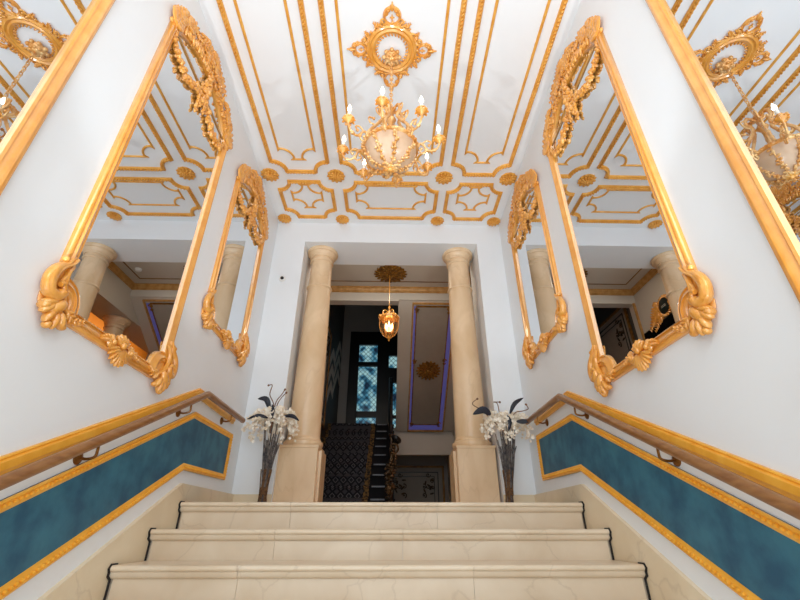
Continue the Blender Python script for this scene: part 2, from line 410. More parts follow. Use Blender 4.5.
def rosette(name, x, y, z, r, material, label, cat, petals=12, group=None, dz=-1):
    mb = MB(lambda p: (x+p[0], y+p[1], z+dz*p[2]))
    mb.lathe([(0, .012), (r*.86, .012), (r*.9, .006), (r*.9, 0)][::-1], (0, 0, 0), 24)
    for ring, (rr, ll, ww, hh, n) in enumerate(((.78, .24, .17, .012, petals), (.5, .24, .15, .018, petals-2), (.24, .18, .12, .024, 7))):
        for i in range(n):
            a = 2*PI*(i+.5*ring)/n
            lobe(mb, cos(a)*rr*r, sin(a)*rr*r, hh, a, ll*r, ww*r, .011+.004*ring)
    mb.ball((0, 0, .03), (r*.14, r*.14, .018), 10, 6)
    o = mb.build(name, material); tag(o, label, cat, group); return o
names = {(0, 0): 'gilded ceiling rosette beside the left wall, nearer row', (1, 0): 'gilded ceiling rosette left of the chandelier, nearer row',
         (2, 0): 'gilded ceiling rosette right of the chandelier, nearer row', (3, 0): 'gilded ceiling rosette beside the right wall, nearer row',
         (0, 1): 'gilded ceiling rosette at the end wall above the small left mirror', (1, 1): 'gilded ceiling rosette at the end wall above the left column',
         (2, 1): 'gilded ceiling rosette at the end wall above the right column', (3, 1): 'gilded ceiling rosette at the end wall above the small right mirror'}
for (i, j), lb in names.items():
    rosette('ceiling_rosette', (-1.285, -.575, .595, 1.295)[i], (3.385, 4.115)[j], CZ, (.098, .085)[j], M['gold_rib'], lb, 'rosette', group='rosettes between the ceiling panels')

# openwork medallion round the chandelier canopy
MX, MY = .018, 2.005
mb = MB(lambda p: (MX+p[0], MY+p[1], CZ-p[2]))
def ring(mb, r0, r1, h, a0=0, a1=360, n=48, cx=0, cy=0):
    rm = (r0+r1)/2; w = (r1-r0)/2; pr = [(-w, 0), (-w, h*.6), (-w*.4, h), (0, h*.62), (w*.4, h), (w, h*.6), (w, 0)]
    mb.sweep(arc(cx, cy, rm, rm, a0, a1, n)[:-1] if a1-a0 == 360 else arc(cx, cy, rm, rm, a0, a1, n), pr, a1-a0 == 360)
ring(mb, .13, .2, .026)
for i in range(28):
    a = 2*PI*i/28
    lobe(mb, cos(a)*.205, sin(a)*.205, .012, a+.7, .02, .009, .012)
    lobe(mb, cos(a)*.119, sin(a)*.119, .012, a-.7, .014, .007, .01)
for q in range(4):
    a = PI/2*q; tip = .35 if q % 2 == 0 else .345
    def T(u, v): return (u*cos(a)-v*sin(a), u*sin(a)+v*cos(a))
    rb_ = .05 if q % 2 else .034
    ring(mb, rb_, rb_+.02, .022, n=20, cx=T(.25, 0)[0], cy=T(.25, 0)[1])
    for sd in (-1, 1):
        p0 = T(.2, sd*.075); scroll(mb, *T(.215, sd*.072), .026, a+PI+sd*.5, 1.1, .007, .01, .012, sd)
        scroll(mb, *T(.292, sd*.03), .02, a+sd*2, 1.1, .006, .01, .012, -sd)
        leaf(mb, [T(.25, sd*.05), T(.285, sd*.04), T(.33, sd*.006)], .026, .01, .009, 5)
        leaf(mb, [T(.17, sd*.1), T(.19, sd*.115), T(.205, sd*.14)], .03, .012, .01, 4)
    lobe(mb, *T(.315, 0), .016, a, .03, .012, .014); lobe(mb, *T(tip-.01, 0), .012, a, .02, .007, .01)
    lobe(mb, *T(.243, 0), .012, a, .026, .007, .01); lobe(mb, *T(.243, 0), .012, a+PI/2, .02, .006, .01)
for i in range(8):
    a = PI/4*i+PI/8
    scroll(mb, cos(a)*.2, sin(a)*.2, .02, a, 1.1, .006, .012, .01, 1 if i % 2 else -1)
    lobe(mb, cos(a)*.225, sin(a)*.225, .012, a+.5, .02, .007, .01)
tag(mb.build('ceiling_medallion', M['gold_carved']), 'pierced gilt rococo medallion on the ceiling around the chandelier canopy', 'medallion')

# ------------------------------------------------------------------ chandelier
HX, HY = .018, 2.05
ch = thing('chandelier', (HX, HY, CZ), 'gilt chandelier with an alabaster bowl and eight lit candle arms', 'chandelier')
cm = lambda p: (HX+p[0], HY+p[1], p[2])
mb = MB(cm); mb.lathe([(.01, 3.115), (.024, 3.122), (.05, 3.145), (.062, 3.17), (.05, 3.185), (.03, 3.2)], (0, 0, 0), 16)
for i in range(8):
    a = PI/4*i; mb.ball((.062*cos(a), .062*sin(a), 3.165), (.018, .018, .018)); mb.ball((.038*cos(a+.4), .038*sin(a+.4), 3.138), (.015, .015, .012))
mb.build('canopy', M['gold_pale'], ch)
mb = MB(cm); z = 3.125; i = 0
while z > 2.56:
    pl = []
    for t in range(12):
        a = 2*PI*t/12; u, w_ = .011*cos(a), .021*sin(a)
        pl.append((u, 0, z-.02+w_) if i % 2 else (0, u, z-.02+w_))
    mb.tube(pl, .0042, 6, closed=True); z -= .031; i += 1
mb.build('chain', M['gold_pale'], ch)
mb = MB(cm); mb.lathe([(.004, 2.57), (.018, 2.55), (.03, 2.53), (.02, 2.5), (.012, 2.47), (.03, 2.44), (.038, 2.42), (.02, 2.39), (.012, 2.3), (.012, 2.1)][::-1], (0, 0, 0), 16)
for i in range(6):
    a = PI/3*i+.3
    pr = lambda r, z, da=0: (r*cos(a+da), r*sin(a+da), z)
    P = spline([pr(.015, 2.5), pr(.06, 2.535), pr(.085, 2.48), pr(.06, 2.43), pr(.09, 2.36), pr(.15, 2.26), pr(.175, 2.17), pr(.185, 2.13)], 6)
    mb.tube(P, [.008+.004*sin(PI*k/len(P)) for k in range(len(P))], 7)
    for k in range(3, len(P), 4): mb.ball(P[k], (.014, .014, .016), 7, 5)
    P = spline([pr(.1, 2.33), pr(.15, 2.34), pr(.16, 2.39), pr(.125, 2.39)], 5); mb.tube(P, .006, 6); mb.ball(P[-1], .012)
    P = spline([pr(.06, 2.43), pr(.1, 2.46), pr(.11, 2.51), pr(.08, 2.52)], 5); mb.tube(P, .006, 6); mb.ball(P[-1], .012)
mb.build('crown', M['gold_pale'], ch)
BR, ZR, ZB = .178, 2.125, 1.95
bowl = [(BR*cos(R(t)), ZR-(ZR-ZB)*sin(R(t))) for t in range(0, 91, 9)]
mb = MB(cm); mb.lathe(bowl+[(max(r-.008, 0), z+.008) for r, z in bowl[::-1]], (0, 0, 0), 40); mb.build('bowl', M['alabaster'], ch)
mb = MB(cm)
mb.lathe([(BR-.004, ZR-.014), (BR+.012, ZR-.01), (BR+.016, ZR+.004), (BR+.008, ZR+.016), (BR-.006, ZR+.018), (BR-.004, ZR-.014)], (0, 0, 0), 40)
for i in range(40):
    a = 2*PI*i/40; mb.ball(((BR+.012)*cos(a), (BR+.012)*sin(a), ZR+.003), (.009, .009, .012), 6, 4)
mb.build('rim', M['gold_pale'], ch)
for i in range(8):
    mb = MB(cm); a = PI/4*i-R(99)+R(22)
    P = [((r+.003)*cos(a), (r+.003)*sin(a), z-.003) for r, z in bowl[:-1]]
    mb.tube(P, .005, 6)
    for k, p in enumerate(P):
        for q in range(3):
            mb.ball((p[0]+rnd.uniform(-.016, .016), p[1]+rnd.uniform(-.016, .016), p[2]-.004), (.011, .011, .009), 6, 4)
    mb.build('bowl_strap', M['gold_pale'], ch)
mb = MB(cm)
for i in range(9):
    a = 2*PI*i/9; mb.ell((.03*cos(a), .03*sin(a), ZB-.004), ((.022*cos(a), .022*sin(a), .008), (-.01*sin(a), .01*cos(a), 0), (0, 0, .01)))
mb.lathe([(0, ZB-.03), (.012, ZB-.024), (.02, ZB-.01), (.03, ZB+.002)], (0, 0, 0), 14); mb.build('finial', M['gold_carved'], ch)
for i in range(8):
    a = PI/4*i-R(99); ca, sa = cos(a), sin(a)
    pr = lambda r, z: (r*ca, r*sa, z)
    mb = MB(cm)
    P = spline([pr(.18, 2.125), pr(.205, 2.15), pr(.23, 2.13), pr(.245, 2.09), pr(.28, 2.07), pr(.315, 2.085), pr(.335, 2.13), pr(.335, 2.165)], 6)
    mb.tube(P, [.0095-.003*k/len(P) for k in range(len(P))], 7)
    P = spline([pr(.215, 2.145), pr(.25, 2.17), pr(.28, 2.15), pr(.265, 2.125)], 5); mb.tube(P, .006, 6); mb.ball(P[-1], .011)
    P = spline([pr(.25, 2.085), pr(.225, 2.055), pr(.2, 2.075), pr(.212, 2.1)], 5); mb.tube(P, .006, 6); mb.ball(P[-1], .011)
    for q in ((.19, 2.13), (.245, 2.09), (.3, 2.075)): mb.ball(pr(*q), (.014, .014, .014), 7, 5)
    arm = mb.build('arm', M['gold_pale'], ch)
    c = pr(.335, 0)
    mb = MB(cm); mb.lathe([(.008, 2.135), (.014, 2.15), (.03, 2.162), (.04, 2.178), (.036, 2.182), (.015, 2.174), (.017, 2.2), (.02, 2.206)], (c[0], c[1], 0), 16)
    for k in range(9):
        b2 = 2*PI*k/9; mb.ell((c[0]+.036*cos(b2), c[1]+.036*sin(b2), 2.172), ((.011*cos(b2), .011*sin(b2), -.008), (-.01*sin(b2), .01*cos(b2), 0), (0, 0, .007)), 6, 4)
    mb.build('drip_pan', M['gold_carved'], arm)
    mb = MB(cm); mb.lathe([(.0115, 2.2), (.0115, 2.25), (.009, 2.254)], (c[0], c[1], 0), 12); mb.build('candle', M['candle'], arm)
    mb = MB(cm); mb.lathe([(.008, 2.254), (.0135, 2.268), (.014, 2.28), (.009, 2.3), (.002, 2.32)], (c[0], c[1], 0), 12); mb.build('bulb', M['bulb'], arm)

# ------------------------------------------------------------------ wall mirrors
FR = [(0, .0), (0, .016), (.008, .022), (.012, .015), (.02, .017), (.03, .03), (.042, .034), (.046, .024), (.056, .027), (.064, .024), (.07, .012), (.07, 0)]
def wall_mirror(side, ya, yb, zb, zt, name_lbl, crest=True):
    sx = -1 if side == 'left' else 1
    mp_ = lambda p: (sx*(W-p[2]), p[0], p[1])
    rr = random.Random(11)
    root = thing('wall_mirror', (sx*W, (ya+yb)/2, zb), name_lbl, 'mirror', 'tall gilt mirrors on the side walls')
    g0, g1, h0, h1 = ya+.07, yb-.07, zb+.07, zt          # glass edges
    r = .115; rise = .19; ym = (ya+yb)/2
    cw = (g1-g0)/2; Rr = (cw*cw+rise*rise)/(2*rise); th = math.degrees(math.asin(cw/Rr))
    path = arc(g0, h0, r, r, 90, 0, 8)+arc(g1, h0, r, r, 180, 90, 8)+arc(ym, h1+rise-Rr, Rr, Rr, 90-th, 90+th, 16)
    mb = MB(mp_); mb.prism(path, .001, .003); mb.build('glass', M['mirror'], root, False)
    mb = MB(mp_); mb.sweep(path, FR); mb.build('frame', M['gold'], root, True, 50)
    # bar across the glass below the arch
    mb = MB(mp_); mb.tube([(g0-.01, zt+.012, .006), (g1+.01, zt+.012, .006)], .0045, 6); mb.build('glazing_bar', M['gold_dull'], root)
    # bottom corner scrolls
    for cy, dy in ((ya, 1), (yb, -1)):
        mb = MB(mp_); T = lambda u, v, h=.03: (cy+dy*(u-.014), zb+v, h)
        P = spline([T(.055, .27, .022), T(.028, .22, .03), T(-.016, .175, .034), T(-.034, .12, .036), T(-.016, .07, .038), T(.022, .066, .044), T(.04, .095, .05), T(.024, .12, .054), T(.006, .108, .056)], 6)
        L = len(P); mb.tube(P, [.005+.021*sin(PI*min(1, .08+1.2*k/L)*.75) if k < L*.75 else .011 for k in range(L)], 12)
        for sh in (-.014, .013): mb.tube([(p.x+dy*sh, p.y+sh*.6, p.z+.014) for p in P[2:int(L*.75)]], .007, 7)
        P = spline([T(.07, .235, .024), T(.045, .18, .034), T(.05, .12, .036), T(.075, .07, .036), T(.12, .035, .03)], 6); mb.tube(P, [.008+.006*sin(PI*k/len(P)) for k in range(len(P))], 7)
        P = spline([T(.06, .2, .03), T(.028, .15, .042), T(.02, .12, .044)], 5); mb.tube(P, .007, 6)
        mb.ball(T(.008, .235), (.016, .016, .016)); mb.tube(spline([T(.008, .235), T(.04, .228, .03), T(.06, .24, .026)], 4), .009, 6)
        mb.ell(T(.055, .06, .008), ((.075, 0, 0), (0, .075, 0), (0, 0, .02)), 16, 8)
        for ang, l, d in ((205, .04, .05), (228, .042, .062), (252, .042, .07), (278, .042, .078), (302, .042, .078)):
            a = R(ang) if dy > 0 else PI-R(ang)
            q = T(.06, .055); lobe(mb, q[0]+cos(a)*d, q[1]+sin(a)*d, .034, a, l, .017, .024, 10, 7)
        lobe(mb, *T(.055, .03, .04), R(230) if dy > 0 else R(-50), .05, .028, .026, 10, 7)
        mb.ball(T(.0, .012), (.021, .021, .026), 10, 7); mb.ball(T(.05, -.052), (.018, .018, .02), 10, 7); mb.ball(T(.125, -.03, .03), (.02, .016, .018), 10, 7)
        leaf(mb, [T(.12, .045)[:2], T(.17, .02)[:2], T(.23, .04)[:2]], .04, .026, .014, 5)
        mb.build('corner_scroll', M['gold_carved'], root)
    # shell at the middle of the bottom rail
    mb = MB(mp_)
    for i in range(9):
        a = R(200+140*i/8); lobe(mb, ym+cos(a)*.05, zb+.035+sin(a)*.05, .036, a, .05, .013, .018)
    for i in range(5):
        a = R(40+100*i/4); lobe(mb, ym+cos(a)*.035, zb+.04+sin(a)*.03, .038, a, .038, .014, .018)
    for d in (-1, 1):
        scroll(mb, ym+d*.08, zb+.035, .03, PI/2, 1.2, .011, .034, .014, -d)
        leaf(mb, [(ym+d*.07, zb+.03), (ym+d*.11, zb+.045), (ym+d*.16, zb+.03)], .036, .034, .014, 5)
    mb.ball((ym, zb+.045, .05), (.02, .02, .016), 10, 6)
    mb.build('shell_ornament', M['gold_carved'], root)
    # crest: leaves, flowers and scrolls heaped along the arched top
    mb = MB(lambda p: mp_((p[0], p[1], p[2]*.62))); half = (yb-ya)/2
    top = lambda u: .10+.29*math.sqrt(max(0, 1-(u*.985)**2))*(1-.2*abs(u))-.15*math.exp(-((abs(u)-.55)/.09)**2)
    low = lambda u: rise*(1-u*u)
    N = 46
    for i in range(N):
        u = -1+2*(i+.5)/N; y = ym+u*half*.99; l0, t0 = zt+low(u)-.005, zt+top(u)
        n = max(2, int((t0-l0)/.042))
        for j in range(n):
            f = (j+.5)/n; zz = l0+(t0-l0)*f; ang = PI/2-u*1.1+rr.uniform(-.9, .9)
            lobe(mb, y+rr.uniform(-.014, .014), zz, .026+.028*rr.random(), ang, .024+.012*rr.random(), .012, .016+.012*rr.random(), 8, 5)
            if rr.random() < .5: mb.ball((y+rr.uniform(-.02, .02), zz+rr.uniform(-.02, .02), .055), .010+.006*rr.random(), 7, 5)
    for d in (-1, 1):
        leaf(mb, [(ym+d*.02, zt+.28), (ym+d*.12, zt+.37), (ym+d*.24, zt+.31)], .075, .045, .02, 9)
        leaf(mb, [(ym+d*half*.98, zt+.0), (ym+d*half*.9, zt+.14), (ym+d*half*.66, zt+.23)], .09, .045, .022, 9, .9)
        leaf(mb, [(ym+d*half*.78, zt+.14), (ym+d*half*.66, zt+.25), (ym+d*half*.52, zt+.24)], .07, .05, .02, 8)
        scroll(mb, ym+d*half*.3, zt+.3, .045, PI/2, 1.3, .012, .045, .02, d)
        scroll(mb, ym+d*half*.93, zt+.1, .045, PI/2, 1.3, .012, .04, .02, d)
        mb.ball((ym+d*(half+.005), zt+.0, .025), (.018, .018, .018))
    for i in range(9):
        a = R(20+140*i/8); lobe(mb, ym+cos(a)*.055, zt+.34+sin(a)*.06, .06, a, .05, .013, .02)
    for q in range(4):
        for i in range(6):
            a = PI/3*i; cx_, cz_ = ym+(-.12, -.045, .045, .12)[q], zt+(.25, .29, .27, .25)[q]
            lobe(mb, cx_+cos(a)*.022, cz_+sin(a)*.022, .07, a, .018, .012, .01, 7, 5)
        mb.ball((cx_, cz_, .078), .011)
    mb.build('crest', M['gold_carved'], root)
    for d in (-1, 1):
        mb = MB(mp_)
        garland(mb, [(ym+d*half*.93, zt+.02), (ym+d*half*.76, zt-.12), (ym+d*half*.42, zt-.15), (ym+d*half*.16, zt-.05), (ym+d*.03, zt+.06)], .026, rr, .012, .016)
        mb.build('garland', M['gold_carved'], root)
    mb = MB(mp_)
    garland(mb, [(ym, zt+.17), (ym+.01, zt+.0), (ym-.0, zt-.13)], .032, rr, .015, .018)
    garland(mb, [(ym-.05, zt-.06), (ym-.03, zt-.16), (ym-.035, zt-.24)], .02, rr, .014, .018)
    garland(mb, [(ym+.05, zt-.04), (ym+.05, zt-.1), (ym+.04, zt-.16)], .02, rr, .014, .018)
    mb.build('floral_drop', M['gold_carved'], root)
    return root
for sd in ('left', 'right'):
    wall_mirror(sd, 2.865, 3.79, 1.225, 2.63, 'smaller gilt mirror on the %s wall, nearest the end wall' % sd)
    wall_mirror(sd, 1.535, 2.555, .62, 2.665, 'large gilt mirror on the %s wall, second from the end wall' % sd)
    wall_mirror(sd, .13, 1.18, .05, 2.6, 'partly cut off gilt mirror on the %s wall, nearest the viewer, reflecting the chandelier' % sd)

# ------------------------------------------------------------------ dado panels, gilt rail mouldings, handrails
for sd, sx in (('left', -1), ('right', 1)):
    mp_ = lambda p, sx=sx: (sx*(W-p[2]), p[0], p[1])
    t = .474; ye = .12
    poly = [(ye, .195-t*(3.12-ye)), (3.12, .195), (3.935, .207), (3.935, .588), (3.108, .588), (ye, .588-t*(3.108-ye))]
    root = thing('dado_panel', (sx*W, 3.1, .2), 'petrol blue wall panel in a gilt frame below the %s handrail' % sd, 'panel', 'blue panels beside the steps')
    mb = MB(mp_); mb.prism(poly, 0, .006); mb.build('panel_field', M['blue'], root, False)
    mb = MB(mp_); pr = [(0, 0), (0, .012), (-.008, .017), (-.016, .012), (-.03, .014), (-.04, .01), (-.045, .006), (-.045, 0)]
    mb.sweep(poly, pr)
    inn = [(p[0], p[1]) for p in poly]
    # beads run along the middle of the frame
    off = []
    for i in range(6):
        p = Vector(poly[i]); d0 = (p-Vector(poly[i-1])).normalized(); d1 = (Vector(poly[(i+1) % 6])-p).normalized()
        n = Vector((-d0.y, d0.x))+Vector((-d1.y, d1.x)); n = n/(n.length_squared/2); off.append(p+n*.022)
    beads(mb, off, .024, .009, .007, .015)
    mb.build('frame', M['gold_rail'], root, True)
    mb = MB(mp_)
    P = [(.12, .722-t*(3.1-.12)), (3.1, .722), (3.89, .705)]
    mb.sweep(P, [(-.036, 0), (-.036, .012), (-.03, .016), (-.024, .012), (-.018, .024), (.01, .026), (.02, .018), (.036, .014), (.036, 0)], False)
    tag(mb.build('gilt_rail_moulding', M['gold_rail']), 'gilt moulding on the %s wall behind the wooden handrail' % sd, 'moulding', 'gilt mouldings behind the handrails')
    root = thing('handrail', (sx*1.3, 3.1, .7), 'varnished wooden handrail on brass brackets along the %s wall' % sd, 'handrail', 'wooden handrails')
    mb = MB()
    zc = .714; t = .492; P = [(sx*1.305, .1, zc-t*3.0), (sx*1.305, 3.07, zc-.012), (sx*1.305, 3.1, zc), (sx*1.305, 3.13, zc), (sx*1.305, 3.94, zc-.004)]
    mb.tube(P, .0245, 16); mb.build('rail', M['wood'], root, True, 50)
    for y in (.4, 1.24, 2.06, 2.87, 3.635):
        zr = zc-t*max(0, 3.1-y); zw = zr-.075
        mb = MB(); mb.tube(spline([(sx*(W-.01), y, zw), (sx*1.34, y, zw-.005), (sx*1.305, y, zw+.005), (sx*1.302, y, zw+.035), (sx*1.305, y, zr-.015)], 5), .0065, 8)
        mb.map = lambda p, sx=sx, y=y, zw=zw: (sx*(W-p[2]), y+p[0], zw+p[1])
        mb.lathe([(.03, 0), (.03, .004), (.022, .01), (.01, .014), (0, .016)], (0, 0, 0), 18); mb.map = IDENT
        mb.build('bracket', M['brass'], root)

# ------------------------------------------------------------------ columns
def column(x, y, zt, label, group, h0=0, s=1, ped=True, mt='column'):
    root = thing('marble_column', (x, y, h0), label, 'column', group)
    if ped:
        mb = MB(); mb.box(x-.185, x+.185, y-.2, y+.2, 0, .53); mb.box(x-.212, x+.212, y-.11, y+.2, 0, .515); mb.box(x-.192, x+.192, y-.207, y+.207, .525, .552)
        o = mb.build('pedestal', M[mt], root, False)
        bv = o.modifiers.new('bevel', 'BEVEL'); bv.width = .004; bv.segments = 2
    mb = MB(); zb = .552 if ped else 0
    mb.lathe([(.19, zb), (.196, zb+.012), (.2, zb+.03), (.196, zb+.05), (.184, zb+.058), (.176, zb+.062), (.176, zb+.075), (.168, zb+.084), (.163, zb+.1)], (x, y, 0), 40)
    mb.build('base_moulding', M[mt], root)
    mb = MB(); prof = []
    za, zz = zb+.1, zt-.17
    for i in range(13):
        f = i/12; prof.append((.163-.036*f**1.4, za+(zz-za)*f))
    zr = zt-.525
    mb.lathe(prof, (x, y, 0), 40); mb.lathe([(.13, zr-.02), (.139, zr-.018), (.147, zr-.012), (.152, zr-.002), (.147, zr+.01), (.137, zr+.014), (.13, zr+.016)], (x, y, 0), 40)
    mb.build('shaft', M[mt], root)
    mb = MB(); mb.lathe([(.127, zt-.178), (.136, zt-.176), (.143, zt-.168), (.143, zt-.158), (.134, zt-.15), (.13, zt-.148), (.13, zt-.118), (.145, zt-.116), (.15, zt-.106), (.145, zt-.096), (.148, zt-.094), (.16, zt-.078), (.168, zt-.058), (.17, zt-.048), (.183, zt-.046), (.19, zt-.034), (.192, zt-.018), (.187, zt-.004), (.18, zt)], (x, y, 0), 40)
    mb.build('capital', M[mt], root)
    return root
column(-.835, 4.45, OT, 'honey marble column on a square pedestal at the left of the opening', 'columns flanking the opening')
column(.872, 4.45, OT, 'honey marble column on a square pedestal at the right of the opening', 'columns flanking the opening')

# ------------------------------------------------------------------ lobby beyond the opening
LX0, LX1, LY = -1.15, 1.25, 5.8
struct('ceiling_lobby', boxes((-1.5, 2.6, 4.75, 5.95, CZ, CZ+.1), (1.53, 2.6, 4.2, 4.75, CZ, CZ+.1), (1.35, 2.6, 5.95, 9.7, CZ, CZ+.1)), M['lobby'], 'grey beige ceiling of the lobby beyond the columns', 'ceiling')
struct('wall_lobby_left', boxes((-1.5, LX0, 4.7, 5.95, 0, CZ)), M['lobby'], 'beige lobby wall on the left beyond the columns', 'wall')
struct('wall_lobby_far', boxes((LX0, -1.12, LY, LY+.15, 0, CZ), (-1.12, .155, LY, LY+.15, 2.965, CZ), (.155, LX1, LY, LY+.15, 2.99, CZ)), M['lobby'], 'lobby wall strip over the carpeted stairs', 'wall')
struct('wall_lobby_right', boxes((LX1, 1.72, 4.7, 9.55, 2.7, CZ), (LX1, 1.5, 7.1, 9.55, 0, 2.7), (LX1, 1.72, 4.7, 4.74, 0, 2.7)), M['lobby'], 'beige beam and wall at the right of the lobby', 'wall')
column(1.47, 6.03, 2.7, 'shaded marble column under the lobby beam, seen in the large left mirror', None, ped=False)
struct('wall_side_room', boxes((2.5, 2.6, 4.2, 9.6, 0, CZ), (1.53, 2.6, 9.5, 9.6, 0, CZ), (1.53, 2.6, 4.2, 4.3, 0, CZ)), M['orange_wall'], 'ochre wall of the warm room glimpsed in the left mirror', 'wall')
struct('floor_side_room', boxes((1.5, 2.5, 4.3, 9.5, -.16, 0)), M['wood'], 'wooden floor of the warm side room', 'floor')
# cornice
mb = MB(lambda p: (p[0], p[1], CZ-p[2]))
rect = [(LX0, 4.7), (LX1, 4.7), (LX1, LY), (LX0, LY)]
mb.sweep(rect, [(0, 0), (-.05, 0), (-.05, .014), (-.036, .024), (-.03, .05), (-.016, .066), (-.016, .08), (0, .09)])
struct('trim_lobby_cornice', mb, M['gold_dull'], 'gold cornice round the top of the lobby walls', 'cornice', True)
mb = MB(lambda p: (p[0], p[1], CZ-p[2]))
mb.sweep([(LX0+.2, 4.9), (LX1-.2, 4.9), (LX1-.2, LY-.2), (LX0+.2, LY-.2)], [(-.008, 0), (-.008, .006), (.008, .006), (.008, 0)])
struct('trim_lobby_ceiling', mb, M['gold_old'], 'thin bronze line framing the lobby ceiling', 'ceiling moulding')
# ceiling rose + lantern
RY = 5.36
def ceiling_rose(name, fm, r, label, cat, m):
    mb = MB(fm); mb.lathe([(r*.9, 0), (r*.9, .01), (r*.6, .02), (r*.2, .03), (0, .03)], (0, 0, 0), 28)
    for ring, (rr_, ll, ww, n) in enumerate(((.86, .17, .1, 20), (.62, .17, .1, 16), (.38, .15, .09, 12), (.18, .12, .07, 8))):
        for i in range(n):
            a = 2*PI*(i+.5*(ring % 2))/n; lobe(mb, cos(a)*rr_*r, sin(a)*rr_*r, .016+.006*ring, a, ll*r, ww*r, .014)
    for i in range(8):
        a = PI/4*i+.2; scroll(mb, cos(a)*.7*r, sin(a)*.7*r, .13*r, a, 1.1, .03*r, .024, .01)
    return tag(mb.build(name, m), label, cat)
ceiling_rose('ceiling_rose', lambda p: (.022+p[0], RY+p[1], CZ-p[2]), .245, 'bronze ceiling rose on the lobby ceiling above the hanging lantern', 'ceiling rose', M['gold_old'])
lt = thing('hanging_lantern', (.01, RY, CZ), 'gilt hanging lantern with amber glass lit in the lobby', 'lantern')
lm = lambda p: (.01+p[0], RY+p[1], p[2])
mb = MB(lm); mb.tube([(0, 0, 3.17), (0, 0, 2.63)], .0035, 8); mb.lathe([(.003, 2.64), (.014, 2.635), (.02, 2.62), (.01, 2.6), (.008, 2.57), (.03, 2.55), (.034, 2.53), (.012, 2.51)][::-1], (0, 0, 0), 14); mb.build('rod', M['gold'], lt)
mb = MB(lm)
for i in range(4):
    a = PI/2*i+.6; pr = lambda r, z: (r*cos(a), r*sin(a), z)
    mb.tube(spline([pr(.012, 2.53), pr(.06, 2.56), pr(.1, 2.54), pr(.108, 2.49), pr(.125, 2.46)], 5), .009, 7)
    mb.ball(pr(.155, 2.45), (.018, .018, .02)); mb.tube(spline([pr(.13, 2.455), pr(.15, 2.44), pr(.135, 2.42)], 4), .007, 6)
mb.lathe([(.128, 2.435), (.142, 2.44), (.146, 2.455), (.138, 2.47), (.126, 2.474), (.126, 2.44)], (0, 0, 0), 28)
for i in range(20):
    a = 2*PI*i/20; mb.ball((.142*cos(a), .142*sin(a), 2.455), (.011, .011, .012), 6, 4)
mb.build('crown', M['gold'], lt)
gp = [(.128, 2.44), (.134, 2.38), (.128, 2.31), (.108, 2.24), (.078, 2.19), (.04, 2.16), (.022, 2.152)]
mb = MB(lm); mb.lathe(gp+[(r-.004, z+.001) for r, z in gp[::-1]], (0, 0, 0), 28); mb.build('glass_body', M['amber_glass'], lt)
mb = MB(lm)
for i in range(6):
    a = PI/3*i; mb.tube([((r+.002)*cos(a), (r+.002)*sin(a), z) for r, z in gp], .005, 6)
mb.lathe([(.004, 2.1), (.014, 2.115), (.01, 2.13), (.028, 2.15), (.026, 2.165)], (0, 0, 0), 14); mb.build('cage', M['gold'], lt)
mb = MB(lm); mb.tube([(0, 0, 2.16), (0, 0, 2.45)], .005, 6)
for i in range(3):
    a = 2*PI*i/3+.5; mb.tube(spline([(0, 0, 2.24), (.03*cos(a), .03*sin(a), 2.23), (.05*cos(a), .05*sin(a), 2.26), (.05*cos(a), .05*sin(a), 2.3)], 4), .005, 6)
mb.build('candle_cluster', M['gold'], lt)
for i in range(3):
    a = 2*PI*i/3+.5; mb = MB(lm); mb.lathe([(.009, 2.3), (.012, 2.32), (.011, 2.35), (.003, 2.385)], (.05*cos(a), .05*sin(a), 0), 10); mb.build('bulb', M['flame'], lt)
# little ceiling fittings
mb = MB(lambda p: (.93+p[0], 5.33+p[1], CZ-p[2])); mb.lathe([(.045, 0), (.045, .02), (.036, .034), (.015, .04), (0, .04)], (0, 0, 0), 20)
tag(mb.build('smoke_detector', M['white_plastic']), 'small round smoke detector on the lobby ceiling by the right column', 'smoke detector')
sc_ = thing('security_camera', (-1.222, PY, 2.375), 'small white dome camera on the end wall left of the opening', 'camera')
dm = lambda p: (-1.222+p[0], PY-p[2], 2.375+p[1])
mb = MB(dm); mb.lathe([(.038, 0), (.038, .014), (.03, .022), (0, .022)], (0, 0, 0), 22); mb.build('housing', M['white_plastic'], sc_)
mb = MB(dm); mb.ball((0, .002, .022), (.02, .02, .018), 14, 8); mb.build('lens_dome', M['black_screen'], sc_)

# things on the left lobby wall, seen in the right mirror
sg = thing('wall_sign', (LX0, 5.16, 2.55), 'dark round plaque in a gilt leafy cartouche on the left lobby wall', 'sign')
sm = lambda p: (LX0+p[2], 5.17-p[0], 2.6+p[1])
mb = MB(sm); mb.lathe([(.12, 0), (.12, .03), (.112, .034), (0, .034)], (0, 0, 0), 28); mb.build('plaque', M['sign_face'], sg)
mb = MB(sm); mb.box(-.055, .05, -.012, -.006, .034, .036); mb.box(-.05, .045, .008, .014, .034, .036); mb.build('lettering', M['pale_ink'], sg, False)
mb = MB(sm)
for i in range(22):
    a = 2*PI*i/22; lobe(mb, cos(a)*.135, sin(a)*.135, .02, a+.6, .035, .018, .02)
leaf(mb, [(-.12, -.02), (-.26, -.08), (-.4, -.2)], .13, .02, .03, 8); leaf(mb, [(-.1, -.1), (-.2, -.18), (-.32, -.26)], .1, .02, .03, 7)
leaf(mb, [(-.1, .08), (-.2, .06), (-.32, -.04)], .1, .02, .03, 7); leaf(mb, [(.12, .0), (.22, -.06), (.3, -.16)], .1, .02, .03, 7)
mb.build('cartouche', M['gold_carved'], sg)
bp_ = thing('wall_screen', (LX0, 5.4, 1.95), 'black rectangular screen under the round plaque on the left lobby wall', 'screen')
mb = MB(); mb.box(LX0, LX0+.04, 5.02, 5.77, 1.98, 2.43); mb.build('casing', M['black'], bp_, False)
